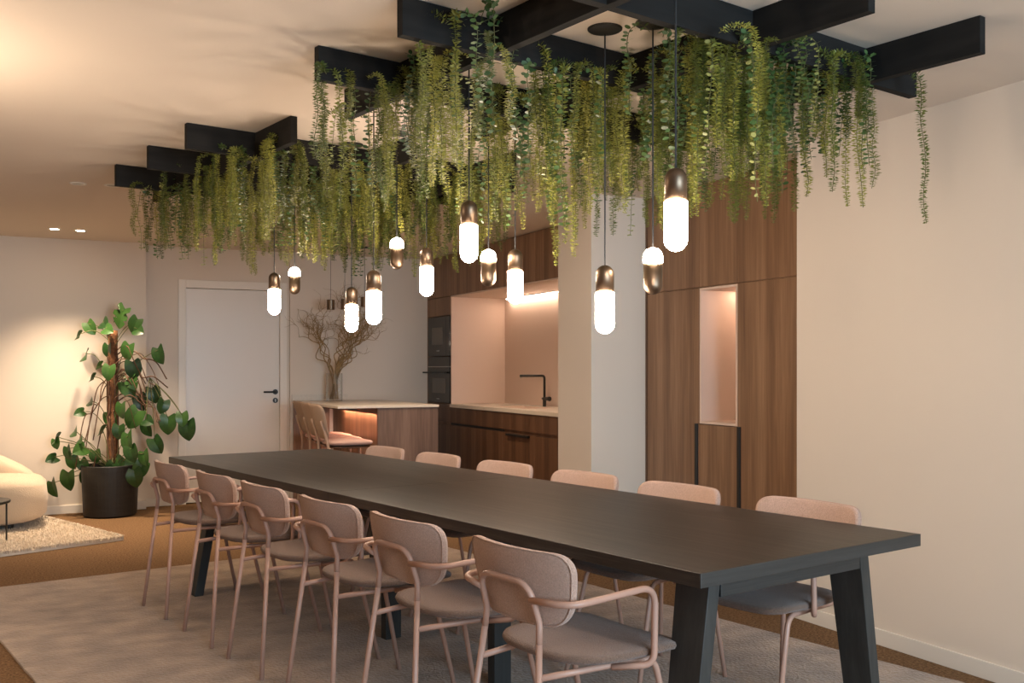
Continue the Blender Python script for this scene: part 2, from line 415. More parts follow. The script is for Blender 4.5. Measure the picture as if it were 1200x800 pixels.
ordn = ['largest and nearest', 'second from the near end', 'third from the near end', 'fourth from the near end', 'second from the far end', 'last, closest to the potted monstera']
ordf = ['nearest, beside the bare right wall', 'its back before the tall walnut cupboards', 'its back before the white pier', 'its back before the kitchen base units', 'its back near the oven column', 'its back before the walnut bar end']
random.seed(11)
first = True
for i, L in enumerate(near):
    c = chair0 if first else copy_tree(chair0); first = False
    c.location = wl(1.955, L, 0.0); c.rotation_euler = (0, 0, TA + radians(random.uniform(-1.5, 1.5)))
    c['label'] = 'pink armchair on the camera side of the table, ' + ordn[i]; c['group'] = 'dining chairs along the camera side of the table'
for i, L in enumerate(farr):
    c = copy_tree(chair0)
    c.location = wl(2.885, L, 0.0); c.rotation_euler = (0, 0, TA + pi + radians(random.uniform(-1.5, 1.5)))
    c['label'] = 'pink armchair on the kitchen side of the table, ' + ordf[i]; c['group'] = 'dining chairs along the kitchen side of the table'

# ---------------------------------------------------------------- ceiling lattices of black boards
ZB = 2.341
def lattice(L0, rows, label):
    t = thing('ceiling_lattice', label, 'lattice', wl(2.55, L0+1.02, H-0.001), TA, None)
    def loc(W, L, z): return (W-2.55, L-(L0+1.02), z-(H-0.001))
    for W in (1.935, 2.575, 3.205): obj('long_board', bx((loc(W-0.017, L0, ZB), loc(W+0.017, L0+2.04, H-0.001))), M['black_wood'], t, bevel=0.0015)
    for L in rows: obj('cross_board', bx((loc(1.58, L-0.017, ZB+0.0006), loc(3.52, L+0.017, H-0.0015))), M['black_wood'], t, bevel=0.0015)
lattice(1.68, (2.12, 2.69, 3.28), 'black board lattice fixed to the ceiling over the near half of the table')
lattice(4.25, (4.68, 5.27, 5.87), 'black board lattice fixed to the ceiling over the far half of the table')

# ---------------------------------------------------------------- pendant lamps
def capsule(r, z0, z1, lo, hi, seg=28):     # profile between z0 and z1, rounded at lo / hi ends
    pr = []
    if lo:
        for k in range(0, 9): a = -pi/2 + (pi/2)*k/8; pr.append((r*cos(a) if k else 0, z0+r+r*sin(a)))
    else: pr += [(0, z0), (r, z0)]
    if hi:
        for k in range(0, 9): a = (pi/2)*k/8; pr.append((r*cos(a) if k < 8 else 0, z1-r+r*sin(a)))
    else: pr += [(r, z1), (0, z1)]
    return MB().lathe(pr, seg)
def pend_meshes():
    D = {}
    D['l_cap'] = capsule(0.0315, 0.140, 0.235, False, True).mesh('lamp_cap', True)
    D['l_glass'] = capsule(0.0330, 0.0, 0.1395, True, False).mesh('glass_shade', True)
    D['s_cap'] = capsule(0.0320, 0.0, 0.106, True, False).mesh('lamp_cap', True)
    D['s_glass'] = capsule(0.0330, 0.1065, 0.158, False, True).mesh('glass_shade', True)
    D['canopy'] = MB().lathe([(0, -0.007), (0.056, -0.007), (0.060, -0.004), (0.060, -0.0003), (0, -0.0003)], 28).mesh('canopy')
    return D
PM = pend_meshes()
pend = [  # W, L, z bottom, long?, label
    (2.04, 1.95, 1.63, 1, 'long capsule pendant with glowing lower glass, largest and nearest to the tall walnut cupboard'),
    (2.29, 2.52, 1.42, 1, 'long capsule pendant with glowing lower glass hanging in front of the white pier'),
    (2.11, 3.08, 1.70, 1, 'long capsule pendant with glowing lower glass, highest before the walnut wall cupboards'),
    (2.57, 3.40, 1.58, 1, 'long capsule pendant with glowing lower glass in front of the lit sink niche'),
    (2.54, 4.07, 1.65, 1, 'long capsule pendant with glowing lower glass just left of the oven column'),
    (2.08, 3.76, 1.49, 1, 'long capsule pendant with glowing lower glass, right of the curly willow branches'),
    (2.42, 4.61, 1.49, 1, 'long capsule pendant with glowing lower glass, lowest before the willow branches'),
    (2.25, 5.20, 1.60, 1, 'long capsule pendant with glowing lower glass hanging in front of the white door'),
    (2.38, 2.38, 1.55, 0, 'short capsule pendant with glowing top and bronze base before the walnut cupboard edge'),
    (2.45, 3.43, 1.65, 0, 'short capsule pendant with glowing top and bronze base before the kitchen wall cupboards'),
    (2.48, 4.25, 1.79, 0, 'short capsule pendant with glowing top and bronze base, highest before the back wall'),
    (2.43, 5.33, 1.73, 0, 'short capsule pendant with glowing top and bronze base beside the white door frame')]
for W, L, zb, lg, lab in pend:
    p = wl(W, L, 0); hgt = 0.235 if lg else 0.158
    t = thing('pendant_lamp', lab, 'lamp', (p.x, p.y, zb), 0, 'capsule pendants over the dining table')
    if lg: link('lamp_cap', PM['l_cap'], M['bronze'], t); link('glass_shade', PM['l_glass'], M['opal'], t)
    else: link('lamp_cap', PM['s_cap'], M['bronze'], t); link('glass_shade', PM['s_glass'], M['opal'], t)
    obj('cable', MB().tube([(0, 0, hgt-0.002), (0, 0, H-0.02-zb)], 0.0028, 8), M['cable'], t)
    link('canopy', PM['canopy'], M['black'], t, (0, 0, H-zb))
# small unlit cylinder pendants over the bar
for x, y, z, lab in ((2.65, 9.35, 1.87, 'small dark bronze cylinder pendant among the willow branches over the bar'), (2.745, 9.2, 1.87, 'small bronze cylinder pendant half hidden behind a lit capsule, over the bar'), (2.91, 9.1, 1.89, 'small bronze cylinder pendant over the bar, closest to the oven column')):
    t = thing('bar_pendant', lab, 'lamp', (x, y, z), 0, 'small cylinder pendants over the bar')
    obj('lamp_body', MB().lathe([(0.030, 0.006), (0.038, 0), (0.038, 0.096), (0, 0.100)], 24), M['bronze'], t, smooth=False)
    obj('cable', MB().tube([(0, 0, 0.098), (0, 0, H-z-0.01)], 0.002, 6), M['cable'], t)
    obj('canopy', MB().lathe([(0, -0.015), (0.03, -0.015), (0.03, -0.0005), (0, -0.0005)], 20, (0, 0, H-z)), M['black'], t)

# ---------------------------------------------------------------- recessed ceiling spots
def downlight(x, y, lit, lab):
    t = thing('downlight', lab, 'ceiling light', (x, y, H), 0, 'recessed downlights in the ceiling at the left')
    obj('trim_ring', MB().lathe([(0.034, -0.001), (0.036, -0.004), (0.050, -0.004), (0.052, -0.0005)], 28), M['white_plastic'], t, smooth=True)
    obj('lens', MB().lathe([(0, -0.0025), (0.034, -0.0025), (0.034, -0.0005)], 24), M['spotlit'] if lit else M['opal_off'], t)
M['opal_off'] = mat('downlight_lens_unlit', (0.30, 0.25, 0.2), 0.3)
downlight(0.22, 9.08, True, 'lit round downlight near the back wall, left one of the lit pair')
downlight(0.42, 9.09, True, 'lit round downlight near the back wall, right one of the lit pair')
downlight(0.30, 6.79, False, 'unlit round downlight left of the far lattice, left one of the unlit pair')
downlight(0.50, 6.76, False, 'unlit round downlight left of the far lattice, right one of the unlit pair')

# ---------------------------------------------------------------- hanging plants
def vine_mesh(seed, kind, length, out):
    rnd = random.Random(seed); mb = MB()
    th0 = 0.0
    ctrl = [Vector((0, 0, 0)), Vector((out*0.45, 0, 0.028)), Vector((out*0.9, 0.0, 0.0)), Vector((out*1.02, 0, -0.07))]
    nseg = 5; x = out*1.02; y = 0
    for k in range(1, nseg+1):
        x += rnd.uniform(-0.012, 0.012); y += rnd.uniform(-0.012, 0.012)
        ctrl.append(Vector((x, y, -0.07-(length-0.07)*k/nseg)))
    path = smooth_path(ctrl, 10)
    mb.tube(path[::3]+[path[-1]], 0.0013, 4, False); nf_stem = len(mb.f)
    # arc length sampling
    cum = [0]
    for a, b in zip(path, path[1:]): cum.append(cum[-1]+(b-a).length)
    tot = cum[-1]
    def at(s):
        for i in range(len(cum)-1):
            if cum[i+1] >= s: 
                k = (s-cum[i])/max(1e-9, cum[i+1]-cum[i]); return path[i].lerp(path[i+1], k), (path[i+1]-path[i]).normalized()
        return path[-1], (path[-1]-path[-2]).normalized()
    if kind == 'fern':
        s = 0.015; j = 0
        while s < tot:
            p, t = at(s); e = t.orthogonal().normalized(); g = t.cross(e)
            taper = min(1.0, 0.55+0.45*(tot-s)/0.06) * (0.85+0.15*sin(s*9+seed))
            for q in range(4):
                a = j*0.9 + q*2*pi/4 + rnd.uniform(-0.3, 0.3)
                dr = (e*cos(a)+g*sin(a))*1.0 - t*rnd.uniform(-0.25, 0.25) + Vector((0, 0, rnd.uniform(-0.1, 0.25)))
                dr.normalize(); L = rnd.uniform(0.021, 0.028)*taper; h_ = dr.cross(t).normalized(); ra = rnd.uniform(-1.1, 1.1); wv = (h_*cos(ra)+h_.cross(dr).normalized()*sin(ra))*0.0038
                n = len(mb.v); tip = p+dr*L; mid = p+dr*L*0.5 - t*0.001
                mb.v += [tuple(p), tuple(mid+wv), tuple(tip), tuple(mid-wv)]; mb.f.append((n, n+1, n+2, n+3))
            s += 0.0080; j += 1
    else:
        s = 0.03; j = 0; R = 0.0105 if kind == 'round' else 0.0085
        while s < tot:
            p, t = at(s); e = t.orthogonal().normalized(); g = t.cross(e)
            for q in range(2):
                a = j*pi/2*0.8 + q*pi + rnd.uniform(-0.3, 0.3); dr = (e*cos(a)+g*sin(a)) - t*rnd.uniform(-0.2, 0.4); dr.normalize()
                r = R*rnd.uniform(0.75, 1.1); sd = dr.cross(t).normalized(); up = dr.cross(sd)
                c = p + dr*(r*1.35); n = len(mb.v)
                for k in range(8):
                    b = 2*pi*k/8; mb.v.append(tuple(c + dr*cos(b)*r*1.1 + (sd*cos(0.5)+up*sin(0.5))*sin(b)*r*0.85))
                mb.f.append(tuple(range(n, n+8)))
            s += 0.019 if kind == 'round' else 0.024; j += 1
    me = mb.mesh('vine'); me.materials.append(M['stem']); me.materials.append({'fern': M['fern'], 'round': M['eucal'], 'pale': M['pale']}[kind])
    me.polygons.foreach_set('material_index', [0]*nf_stem + [1]*(len(mb.f)-nf_stem))
    return me
VM = {'fern': [], 'round': [], 'pale': []}
for i in range(9): VM['fern'].append(vine_mesh(100+i, 'fern', 0.50+0.02*(i % 3), 0.05+0.02*(i % 4)))
for i in range(4): VM['round'].append(vine_mesh(200+i, 'round', 0.42, 0.05+0.025*i))
for i in range(3): VM['pale'].append(vine_mesh(300+i, 'pale', 0.46, 0.06+0.02*i))
PR = random.Random(77)
nplant = 0
def plant(W, L, hang, n, kinds, label, group, z0=None, spread=0.085):
    global nplant
    p = wl(W, L, 0); z = z0 if z0 is not None else ZB + PR.uniform(-0.005, 0.085)
    t = thing('trailing_plant', label, 'hanging plant', (p.x, p.y, z), 0, group); nplant += 1
    a0 = PR.uniform(0, 2*pi)
    for k in range(n):
        kd = PR.choice(kinds); me = PR.choice(VM[kd])
        o = link('vine', me, None, t, (PR.uniform(-spread, spread), PR.uniform(-spread, spread), PR.uniform(-0.03, 0.01)), (PR.uniform(-0.04, 0.04), PR.uniform(-0.04, 0.04), a0+2*pi*k/n+PR.uniform(-0.5, 0.5)))
        base = 0.52 if kd == 'fern' else 0.44
        s = hang*PR.uniform(0.42, 1.0)/base
        o.scale = (1.0, 1.0, s)
def vines_row(fixed, a, b, along, step, hangf, lab, grp, kinds=('fern',)*10+('round',)*3+('pale',), n=6, jit=0.045):
    k = int(round((b-a)/step))
    for i in range(k+1):
        q = a + (b-a)*i/k + PR.uniform(-0.03, 0.03)
        W, L = (q, fixed) if along == 'W' else (fixed, q)
        W += PR.uniform(-jit, jit); L += PR.uniform(-jit, jit)
        plant(W, L, hangf(W, L), n, kinds, lab, grp)
GN, GF = 'trailing plants hanging from the near ceiling lattice', 'trailing plants hanging from the far ceiling lattice'
def hn(W, L):
    h = 0.50 - 0.07*abs(W-2.5) + PR.uniform(-0.08, 0.12)
    if W > 3.25: h -= 0.05
    return h
def hf(W, L): return 0.44 + PR.uniform(-0.07, 0.07)
LBN = {2.12: 'green trailing plant on the front cross board of the near ceiling lattice', 2.69: 'green trailing plant on the middle cross board of the near ceiling lattice', 3.28: 'green trailing plant on the rear cross board of the near ceiling lattice'}
LBF = {4.68: 'green trailing plant on the front cross board of the far ceiling lattice', 5.27: 'green trailing plant on the middle cross board of the far ceiling lattice', 5.87: 'green trailing plant on the rear cross board of the far ceiling lattice'}
vines_row(2.12, 2.38, 3.24, 'W', 0.14, hn, LBN[2.12], GN)
vines_row(2.69, 1.72, 3.34, 'W', 0.155, hn, LBN[2.69], GN)
vines_row(3.28, 1.68, 3.40, 'W', 0.15, hn, LBN[3.28], GN)
for W, L in ((2.36, 2.22), (2.50, 2.30), (2.66, 2.20), (2.78, 2.34), (2.90, 2.22), (3.02, 2.30)): plant(W, L, 0.45, 7, ('fern', 'fern', 'fern', 'round'), LBN[2.12], GN, 2.39)
for W, nm in ((1.935, 'left'), (2.575, 'middle'), (3.205, 'right')):
    lab = 'green trailing plant between cross boards on the %s long board of the near ceiling lattice' % nm
    vines_row(W, 2.35 if W > 2 else 2.9, 3.62, 'L', 0.26, hn, lab, GN, n=6)
for L in (4.68, 5.27, 5.87): vines_row(L, 1.80, 3.40, 'W', 0.15, hf, LBF[L], GF)
for W, nm in ((1.935, 'left'), (2.575, 'middle'), (3.205, 'right')):
    vines_row(W, 4.45, 6.2, 'L', 0.22, hf, 'green trailing plant between cross boards on the %s long board of the far ceiling lattice' % nm, GF)

# ---------------------------------------------------------------- kitchen run (front face x = 3.86)
KX = 3.86
def cab_front(y0, y1, z0, z1, x=KX, m=None): return bx(((x, y0+0.0015, z0+0.0015), (x+0.019, y1-0.0015, z1-0.0015)))
def T(mb, loc):     # shift a mesh built in room coordinates into its thing's local space
    mb.v = [(a-loc[0], b-loc[1], c-loc[2]) for a, b, c in mb.v]; return mb
def part(name, mb, m, t, bevel=0.0, smooth=False): return obj(name, T(mb, t.location), m, t, smooth, bevel)
units = [(8.64, 9.25), (8.02, 8.64), (7.40, 8.02), (6.79, 7.40), (6.14, 6.79)]
blab = ['first dark walnut base unit right of the oven column', 'second dark walnut base unit right of the oven column, under a black grip rail', 'dark walnut base unit under the sink with a short black bar handle', 'dark walnut base unit under the black tap, next to the pier', 'dark walnut base unit hidden behind the white pier']
for (a, b), lab in zip(units, blab):
    t = thing('base_cabinet', lab, 'cabinet', ((KX+4.46)/2, (a+b)/2, 0), 0, 'kitchen base units')
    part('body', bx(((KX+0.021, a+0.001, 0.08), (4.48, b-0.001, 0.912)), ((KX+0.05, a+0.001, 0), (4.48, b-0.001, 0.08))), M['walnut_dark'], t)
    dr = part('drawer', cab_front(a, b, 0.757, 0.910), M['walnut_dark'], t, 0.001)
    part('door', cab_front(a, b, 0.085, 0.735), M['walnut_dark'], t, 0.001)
    if a > 8.0: part('grip_rail', bx(((KX+0.004, a, 0.736), (KX+0.02, b, 0.756))), M['black'], t)
    else: part('gap_rail', bx(((KX+0.012, a, 0.736), (KX+0.02, b, 0.756))), M['walnut_dark'], t)
    if abs(a-7.40) < 0.01: part('bar_handle', bx(((KX-0.025, 7.50, 0.708), (KX-0.002, 7.93, 0.728))), M['black'], t, 0.002)
ulab = ['walnut wall cupboard next to the oven column', 'second walnut wall cupboard right of the oven column', 'third walnut wall cupboard right of the oven column, over the sink', 'walnut wall cupboard next to the white pier', 'walnut wall cupboard hidden behind the white pier']
for (a, b), lab in zip(units, ulab):
    t = thing('wall_cabinet', lab, 'cabinet', ((KX+4.46)/2, (a+b)/2, 2.035), 0, 'kitchen wall cupboards')
    part('body', bx(((KX+0.021, a+0.001, 2.040), (4.48, b-0.001, H-0.002))), M['walnut'], t)
    part('door', cab_front(a, b, 2.037, H-0.012), M['walnut'], t, 0.001)
t = thing('oven_housing', 'tall walnut kitchen unit that holds the two built-in ovens', 'cabinet', ((KX+4.46)/2, 9.58, 0))
part('body', bx(((KX+0.021, 9.252, 0), (4.48, 9.272, H-0.002)), ((KX+0.002, 9.878, 0), (4.48, 9.898, H-0.002)), ((KX+0.3, 9.272, 0.08), (4.48, 9.878, H-0.002)), ((KX+0.021, 9.272, 1.845), (4.2, 9.878, H-0.002)), ((KX+0.021, 9.272, 0.08), (4.2, 9.878, 0.945))), M['walnut'], t)
part('upper_door', cab_front(9.252, 9.878, 2.037, H-0.012), M['walnut'], t, 0.001)
part('filler_panel', cab_front(9.252, 9.878, 1.846, 2.033), M['walnut'], t, 0.001)
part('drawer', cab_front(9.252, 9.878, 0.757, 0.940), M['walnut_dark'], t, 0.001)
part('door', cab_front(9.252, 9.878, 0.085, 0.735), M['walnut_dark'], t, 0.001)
t = thing('microwave_oven', 'built-in black microwave above the oven', 'oven', (KX, 9.575, 1.43))
b_ = part('front_panel', bx(((KX+0.001, 9.275, 1.432), (KX+0.28, 9.875, 1.838))), M['black_gloss'], t, 0.002)
part('window', bx(((KX-0.001, 9.46, 1.55), (KX+0.001, 9.76, 1.73))), M['window_glass'], t)
part('side_seam', bx(((KX-0.0006, 9.383, 1.435), (KX+0.001, 9.386, 1.835))), M['black'], t)
part('badge', bx(((KX-0.0006, 9.56, 1.482), (KX+0.001, 9.63, 1.492))), M['steel'], t)
t = thing('built_in_oven', 'built-in black oven with a bar handle, below the microwave', 'oven', (KX, 9.575, 0.95))
part('front_panel', bx(((KX+0.001, 9.275, 0.952), (KX+0.28, 9.875, 1.318))), M['black_gloss'], t, 0.002)
part('control_panel', bx(((KX+0.001, 9.275, 1.325), (KX+0.28, 9.875, 1.424))), M['black_gloss'], t, 0.002)
part('trim_strip', bx(((KX-0.001, 9.275, 1.318), (KX+0.02, 9.875, 1.325))), M['steel'], t)
hb = MB().tube([(KX-0.045, 9.30, 1.262), (KX-0.045, 9.90, 1.262)], 0.008, 10); hb.tube([(KX+0.001, 9.36, 1.262), (KX-0.045, 9.36, 1.262)], 0.006, 8); hb.tube([(KX+0.001, 9.82, 1.262), (KX-0.045, 9.82, 1.262)], 0.006, 8)
part('handle', hb, M['black'], t)
part('window', bx(((KX-0.001, 9.38, 1.05), (KX+0.001, 9.75, 1.20))), M['window_glass'], t)
part('badge', bx(((KX-0.0006, 9.56, 0.985), (KX+0.001, 9.63, 0.993))), M['steel'], t)
# worktop with a sink hole
SX0, SX1, SY0, SY1 = 3.98, 4.30, 7.85, 8.45
t = thing('kitchen_worktop', 'pale stone kitchen worktop with an inset sink', 'worktop', (4.15, 7.7, 0.912))
part('slab', bx(((KX-0.012, 6.135, 0.913), (SX0, 9.249, 0.945)), ((SX1, 6.135, 0.913), (4.478, 9.249, 0.945)), ((SX0, 6.135, 0.913), (SX1, SY0, 0.945)), ((SX0, SY1, 0.913), (SX1, 9.249, 0.945))), M['stone'], t)
part('sink_bowl', bx(((SX0, SY0, 0.914), (SX0+0.006, SY1, 0.944)), ((SX1-0.006, SY0, 0.914), (SX1, SY1, 0.944)), ((SX0, SY0, 0.914), (SX1, SY0+0.006, 0.944)), ((SX0, SY1-0.006, 0.914), (SX1, SY1, 0.944)), ((SX0, SY0, 0.913), (SX1, SY1, 0.916))), M['niche'], t)
t = thing('splashback', 'pink-beige splashback lining the lit kitchen niche', 'splashback', (4.45, 7.7, 0.946))
part('back_panel', bx(((4.46, 6.135, 0.946), (4.479, 9.23, 2.039))), M['niche'], t)
part('side_panel', bx(((KX+0.002, 9.231, 0.946), (4.479, 9.2495, 2.036))), M['niche'], t)
part('soffit_panel', bx(((KX+0.002, 6.135, 2.024), (4.459, 9.230, 2.0365))), M['niche'], t)
t = thing('strip_light', 'glowing light strip under the wall cupboards of the sink niche', 'light', (4.40, 8.0, 2.02))
part('housing', bx(((4.405, 6.2, 2.012), (4.435, 9.10, 2.0235))), M['steel'], t)
part('diffuser', bx(((4.408, 6.2, 2.008), (4.432, 9.10, 2.0118))), M['led'], t)
t = thing('kitchen_tap', 'matt black angled kitchen tap behind the sink', 'tap', (4.385, 8.22, 0.945))
tp = MB().tube(fillet([(4.385, 8.22, 0.946), (4.385, 8.22, 1.235), (4.11, 8.18, 1.235)], [0.03]), 0.0115, 14); part('spout', tp, M['black'], t, smooth=True)
part('nozzle', MB().tube([(4.118, 8.181, 1.222), (4.118, 8.181, 1.212)], 0.009, 12), M['steel'], t)
part('collar', MB().tube([(4.385, 8.22, 0.946), (4.385, 8.22, 1.03)], 0.0165, 16), M['black'], t)
part('lever', MB().tube([(4.385, 8.26, 1.02), (4.385, 8.12, 1.02)], [0.010, 0.022], 16), M['black'], t)

# ---------------------------------------------------------------- tall walnut cupboard wall (front face x = 3.81)
TX = 3.81
def tall(y0, y1, lab, niche=False, handle=None):
    t = thing('tall_cabinet', lab, 'cabinet', ((TX+4.49)/2, (y0+y1)/2, 0), 0, 'tall walnut cupboards by the bare wall')
    if niche:
        part('body', bx(((TX+0.021, y0+0.001, 0), (4.49, y1-0.001, 0.955)), ((TX+0.021, y0+0.001, 1.808), (4.49, y1-0.001, H-0.002)), ((4.20, y0+0.001, 0.955), (4.49, y1-0.001, 1.808))), M['walnut'], t)
        part('door', cab_front(y0, y1, 0.085, 0.952, TX), M['walnut'], t, 0.001)
        w_ = 0.014
        part('niche_lining', bx(((TX+0.0, y0+0.002, 0.957), (4.199, y1-0.002, 0.957+w_)), ((TX+0.0, y0+0.002, 1.806-w_), (4.199, y1-0.002, 1.806)), ((TX+0.0, y0+0.002, 0.957+w_), (4.199, y0+0.002+w_, 1.806-w_)), ((TX+0.0, y1-0.002-w_, 0.957+w_), (4.199, y1-0.002, 1.806-w_)), ((4.185, y0+0.002+w_, 0.957+w_), (4.199, y1-0.002-w_, 1.806-w_))), M['niche'], t)
        part('light_strip', bx(((4.06, y0+0.05, 1.786), (4.08, y1-0.05, 1.7915))), M['led_soft'], t)
    else:
        part('body', bx(((TX+0.021, y0+0.001, 0), (4.49, y1-0.001, H-0.002))), M['walnut'], t)
        part('door', cab_front(y0, y1, 0.085, 1.808, TX), M['walnut'], t, 0.001)
    part('upper_door', cab_front(y0, y1, 1.812, H-0.012, TX), M['walnut'], t, 0.001)
    part('plinth', bx(((TX+0.012, y0+0.001, 0), (TX+0.02, y1-0.001, 0.083))), M['walnut_dark'], t)
    if handle: part('grip_handle', bx(((TX-0.012, handle-0.013, 0.30), (TX+0.001, handle+0.013, 0.955))), M['black'], t, 0.002)
M['led_soft'] = emis('niche_led_lit', (1.0, 0.74, 0.56), 11.0)
tall(3.99, 4.70, 'tall walnut cupboard next to the bare right wall, black grip at left', handle=4.68)
tall(4.70, 5.07, 'narrow walnut cupboard with an open pink lit niche', niche=True)
tall(5.07, 5.65, 'tall walnut cupboard next to the white pier, black grip at right', handle=5.095)
o = obj('end_panel', bx(((TX-0.002, 5.652, 0), (4.49, 5.672, H-0.002))), M['walnut_dark']); tag(o, 'slim dark walnut end panel between the tall cupboards and the white pier', 'panel')

# ---------------------------------------------------------------- bar island
M['bar_led'] = emis('bar_led_lit', (1.0, 0.60, 0.42), 38.0)
IX0, IX1, IY0, IZ = 2.40, 3.33, 8.25, 0.98
t = thing('bar_island', 'walnut breakfast bar with a pale stone top against the back wall', 'bar', (2.9, 9.1, 0))
part('stone_top', bx(((IX0, IY0, IZ-0.022), (IX1, 9.868, IZ))), M['stone'], t, 0.002)
part('end_panel', bx(((2.76, IY0+0.01, 0), (IX1-0.005, IY0+0.035, IZ-0.023))), M['walnut_grey'], t)
part('body', bx(((2.82, IY0+0.036, 0), (IX1-0.01, 9.866, IZ-0.023))), M['walnut'], t)
part('front_rail', bx(((2.765, IY0+0.036, IZ-0.080), (2.780, 9.844, IZ-0.023))), M['walnut_dark'], t)
part('back_panel', bx(((IX0+0.01, 9.845, 0), (2.779, 9.866, IZ-0.023))), M['walnut'], t)
part('upstand', bx(((IX0, 9.853, IZ+0.0005), (2.97, 9.868, IZ+0.062))), M['stone'], t)
part('led_strip', bx(((2.790, IY0+0.05, IZ-0.050), (2.808, 9.45, IZ-0.044))), M['bar_led'], t)

# bar stools
def make_stool():
    t = thing('bar_stool', '', 'stool')
    ol = rpoly([(-0.19,-0.19),(0.20,-0.20),(0.20,0.20),(-0.19,0.19)], [0.12,0.09,0.09,0.12])
    obj('seat', MB().cushion(ol, 0.055, lambda u, v, w: (u, v, 0.665+w+0.006*(v/0.2)**2), 6, 3), M['stool_pink'], t, smooth=True)
    obj('seat_board', MB().cushion(ol, 0.014, lambda u, v, w: (u*0.97, v*0.97, 0.632+w), 4, 5), M['walnut_dark'], t, smooth=True)
    ob = rpoly([(-0.14,0.70),(0.14,0.70),(0.215,1.00),(-0.215,1.00)], [0.09,0.09,0.07,0.07])
    obj('backrest', MB().cushion(ob, 0.030, lambda u, v, w: (-0.205-0.10*(v-0.70)/0.3+0.9*u*u-w, u, v), 6, 4), M['stool_back'], t, smooth=True)
    for s in (-1, 1):
        obj('leg', MB().tube(smooth_path([(-0.235, s*0.19, 0.008), (-0.205, s*0.165, 0.45), (-0.205, s*0.15, 0.66), (-0.262, s*0.14, 0.86)], 6), [0.0125]*19, 10), M['stool_wood'], t, smooth=True)
        obj('leg', MB().tube([(0.215, s*0.185, 0.008), (0.165, s*0.155, 0.635)], 0.0125, 10), M['stool_wood'], t, smooth=True)
    obj('footrest', MB().tube(fillet([(-0.225, -0.18, 0.24), (0.20, -0.175, 0.24), (0.20, 0.175, 0.24), (-0.225, 0.18, 0.24)], [0.01, 0.01], 3), 0.008, 8), M['stool_wood'], t, smooth=True)
    return t
M['stool_pink'] = mat('pink_stool_upholstery', (0.52, 0.32, 0.26), 0.85, bump=(400, 0.3), sheen=0.2)
M['stool_back'] = mat('beige_stool_back', (0.36, 0.25, 0.175), 0.8, bump=(400, 0.3))
st0 = make_stool(); index_kids()
for i, (y, x, lab) in enumerate(((8.34, 2.50, 'pink padded bar stool at the bar, nearest to the dining table'), (8.78, 2.54, 'pink padded bar stool at the bar, middle one of the row'), (9.22, 2.58, 'pink padded bar stool at the bar, nearest to the back wall'))):
    s = st0 if i == 0 else copy_tree(st0)
    s.location = (x, y, 0); s.rotation_euler = (0, 0, 0); s['label'] = lab; s['group'] = 'bar stools at the bar'

# vase with curly willow
random.seed(21)
vx, vy = 2.78, 9.68
tv = thing('glass_vase', 'clear cylindrical glass vase at the wall end of the bar', 'vase', (vx, vy, IZ+0.001))
obj('vase_body', MB().lathe([(0, 0), (0.078, 0), (0.08, 0.004), (0.08, 0.275), (0.075, 0.275), (0.075, 0.014), (0, 0.014)], 36), M['glass'], tv, smooth=False)
tb = thing('willow_branches', 'bunch of bare curly willow branches standing in the glass vase', 'branches', (vx, vy, IZ+0.016))
def curly(p, d, L, r, wob, depth, mb):
    pts = [p.copy()]; n = max(8, int(L/0.022)); ph = random.uniform(0, 6); ph2 = random.uniform(0, 6); cur = p.copy(); kids = []
    for i in range(n):
        e = d.orthogonal().normalized(); g = d.cross(e)
        w = wob*min(1, i/6)
        step = d + e*sin(ph+i*0.55)*w + g*cos(ph2+i*0.47)*w + Vector((random.uniform(-1,1), random.uniform(-1,1), random.uniform(-0.6,0.6)))*0.22*w
        cur = cur + step.normalized()*L/n; pts.append(cur.copy())
        if depth and i > n*0.3 and random.random() < 0.22: kids.append((cur.copy(), step.normalized()))
    lim = 9.84-vy
    for q in pts:
        if q.y > lim-0.01: q.y = lim-0.01-0.02*random.random()
    mb.tube(pts, [r*(1-0.75*i/n) for i in range(n+1)], 5)
    for q, s in kids[:5]:
        dd = (s + Vector((random.uniform(-1,1), random.uniform(-0.5,0.5), random.uniform(-0.1,0.8)))*0.9).normalized()
        curly(q, dd, L*random.uniform(0.25, 0.5), r*0.55, wob*1.2, depth-1, mb)
for k in range(18):
    mb = MB(); a = random.uniform(0, 2*pi); R = 0.045
    base = Vector((cos(a)*R, sin(a)*R, 0.003)); sp = random.uniform(-0.85, 0.75)
    out = Vector((sp*cos(0.46)*1.0, -abs(sp)*0.25+random.uniform(-0.2, 0.1), 1)).normalized()
    neck = Vector((-cos(a)*0.02+sp*0.05, -sin(a)*0.02-0.0, 0.27))
    mb.tube([base, neck], 0.0045, 5)
    curly(neck, out, random.uniform(0.6, 1.0), 0.0062, 0.95, 2, mb)
    obj('branch', mb, M['willow'], tb)

# ---------------------------------------------------------------- potted monstera
random.seed(9)
px_, py_ = 0.68, 9.46
tm = thing('potted_monstera', 'monstera climbing a coir pole in a black planter by the back wall', 'potted plant', (px_, py_, 0))
prof = [(0, 0.0), (0.205, 0.0), (0.222, 0.015), (0.235, 0.30), (0.24, 0.445), (0.236, 0.452), (0.226, 0.452), (0.222, 0.40), (0, 0.40)]
obj('planter', MB().lathe(prof, 48), M['pot'], tm, smooth=False)
obj('soil', MB().lathe([(0.221, 0.401), (0.15, 0.412), (0, 0.418)], 32), M['soil'], tm, smooth=True)
pole = MB(); pp = [(0.02, 0, 0.405)] + [(0.02+0.003*sin(z*9), 0.002*cos(z*7), z) for z in [0.5+0.06*i for i in range(20)]]
pole.tube(pp, [0.040+0.004*noise.noise(Vector((i*1.3, 0, 0))) for i in range(len(pp))], 14); obj('moss_pole', pole, M['coir'], tm, smooth=True)
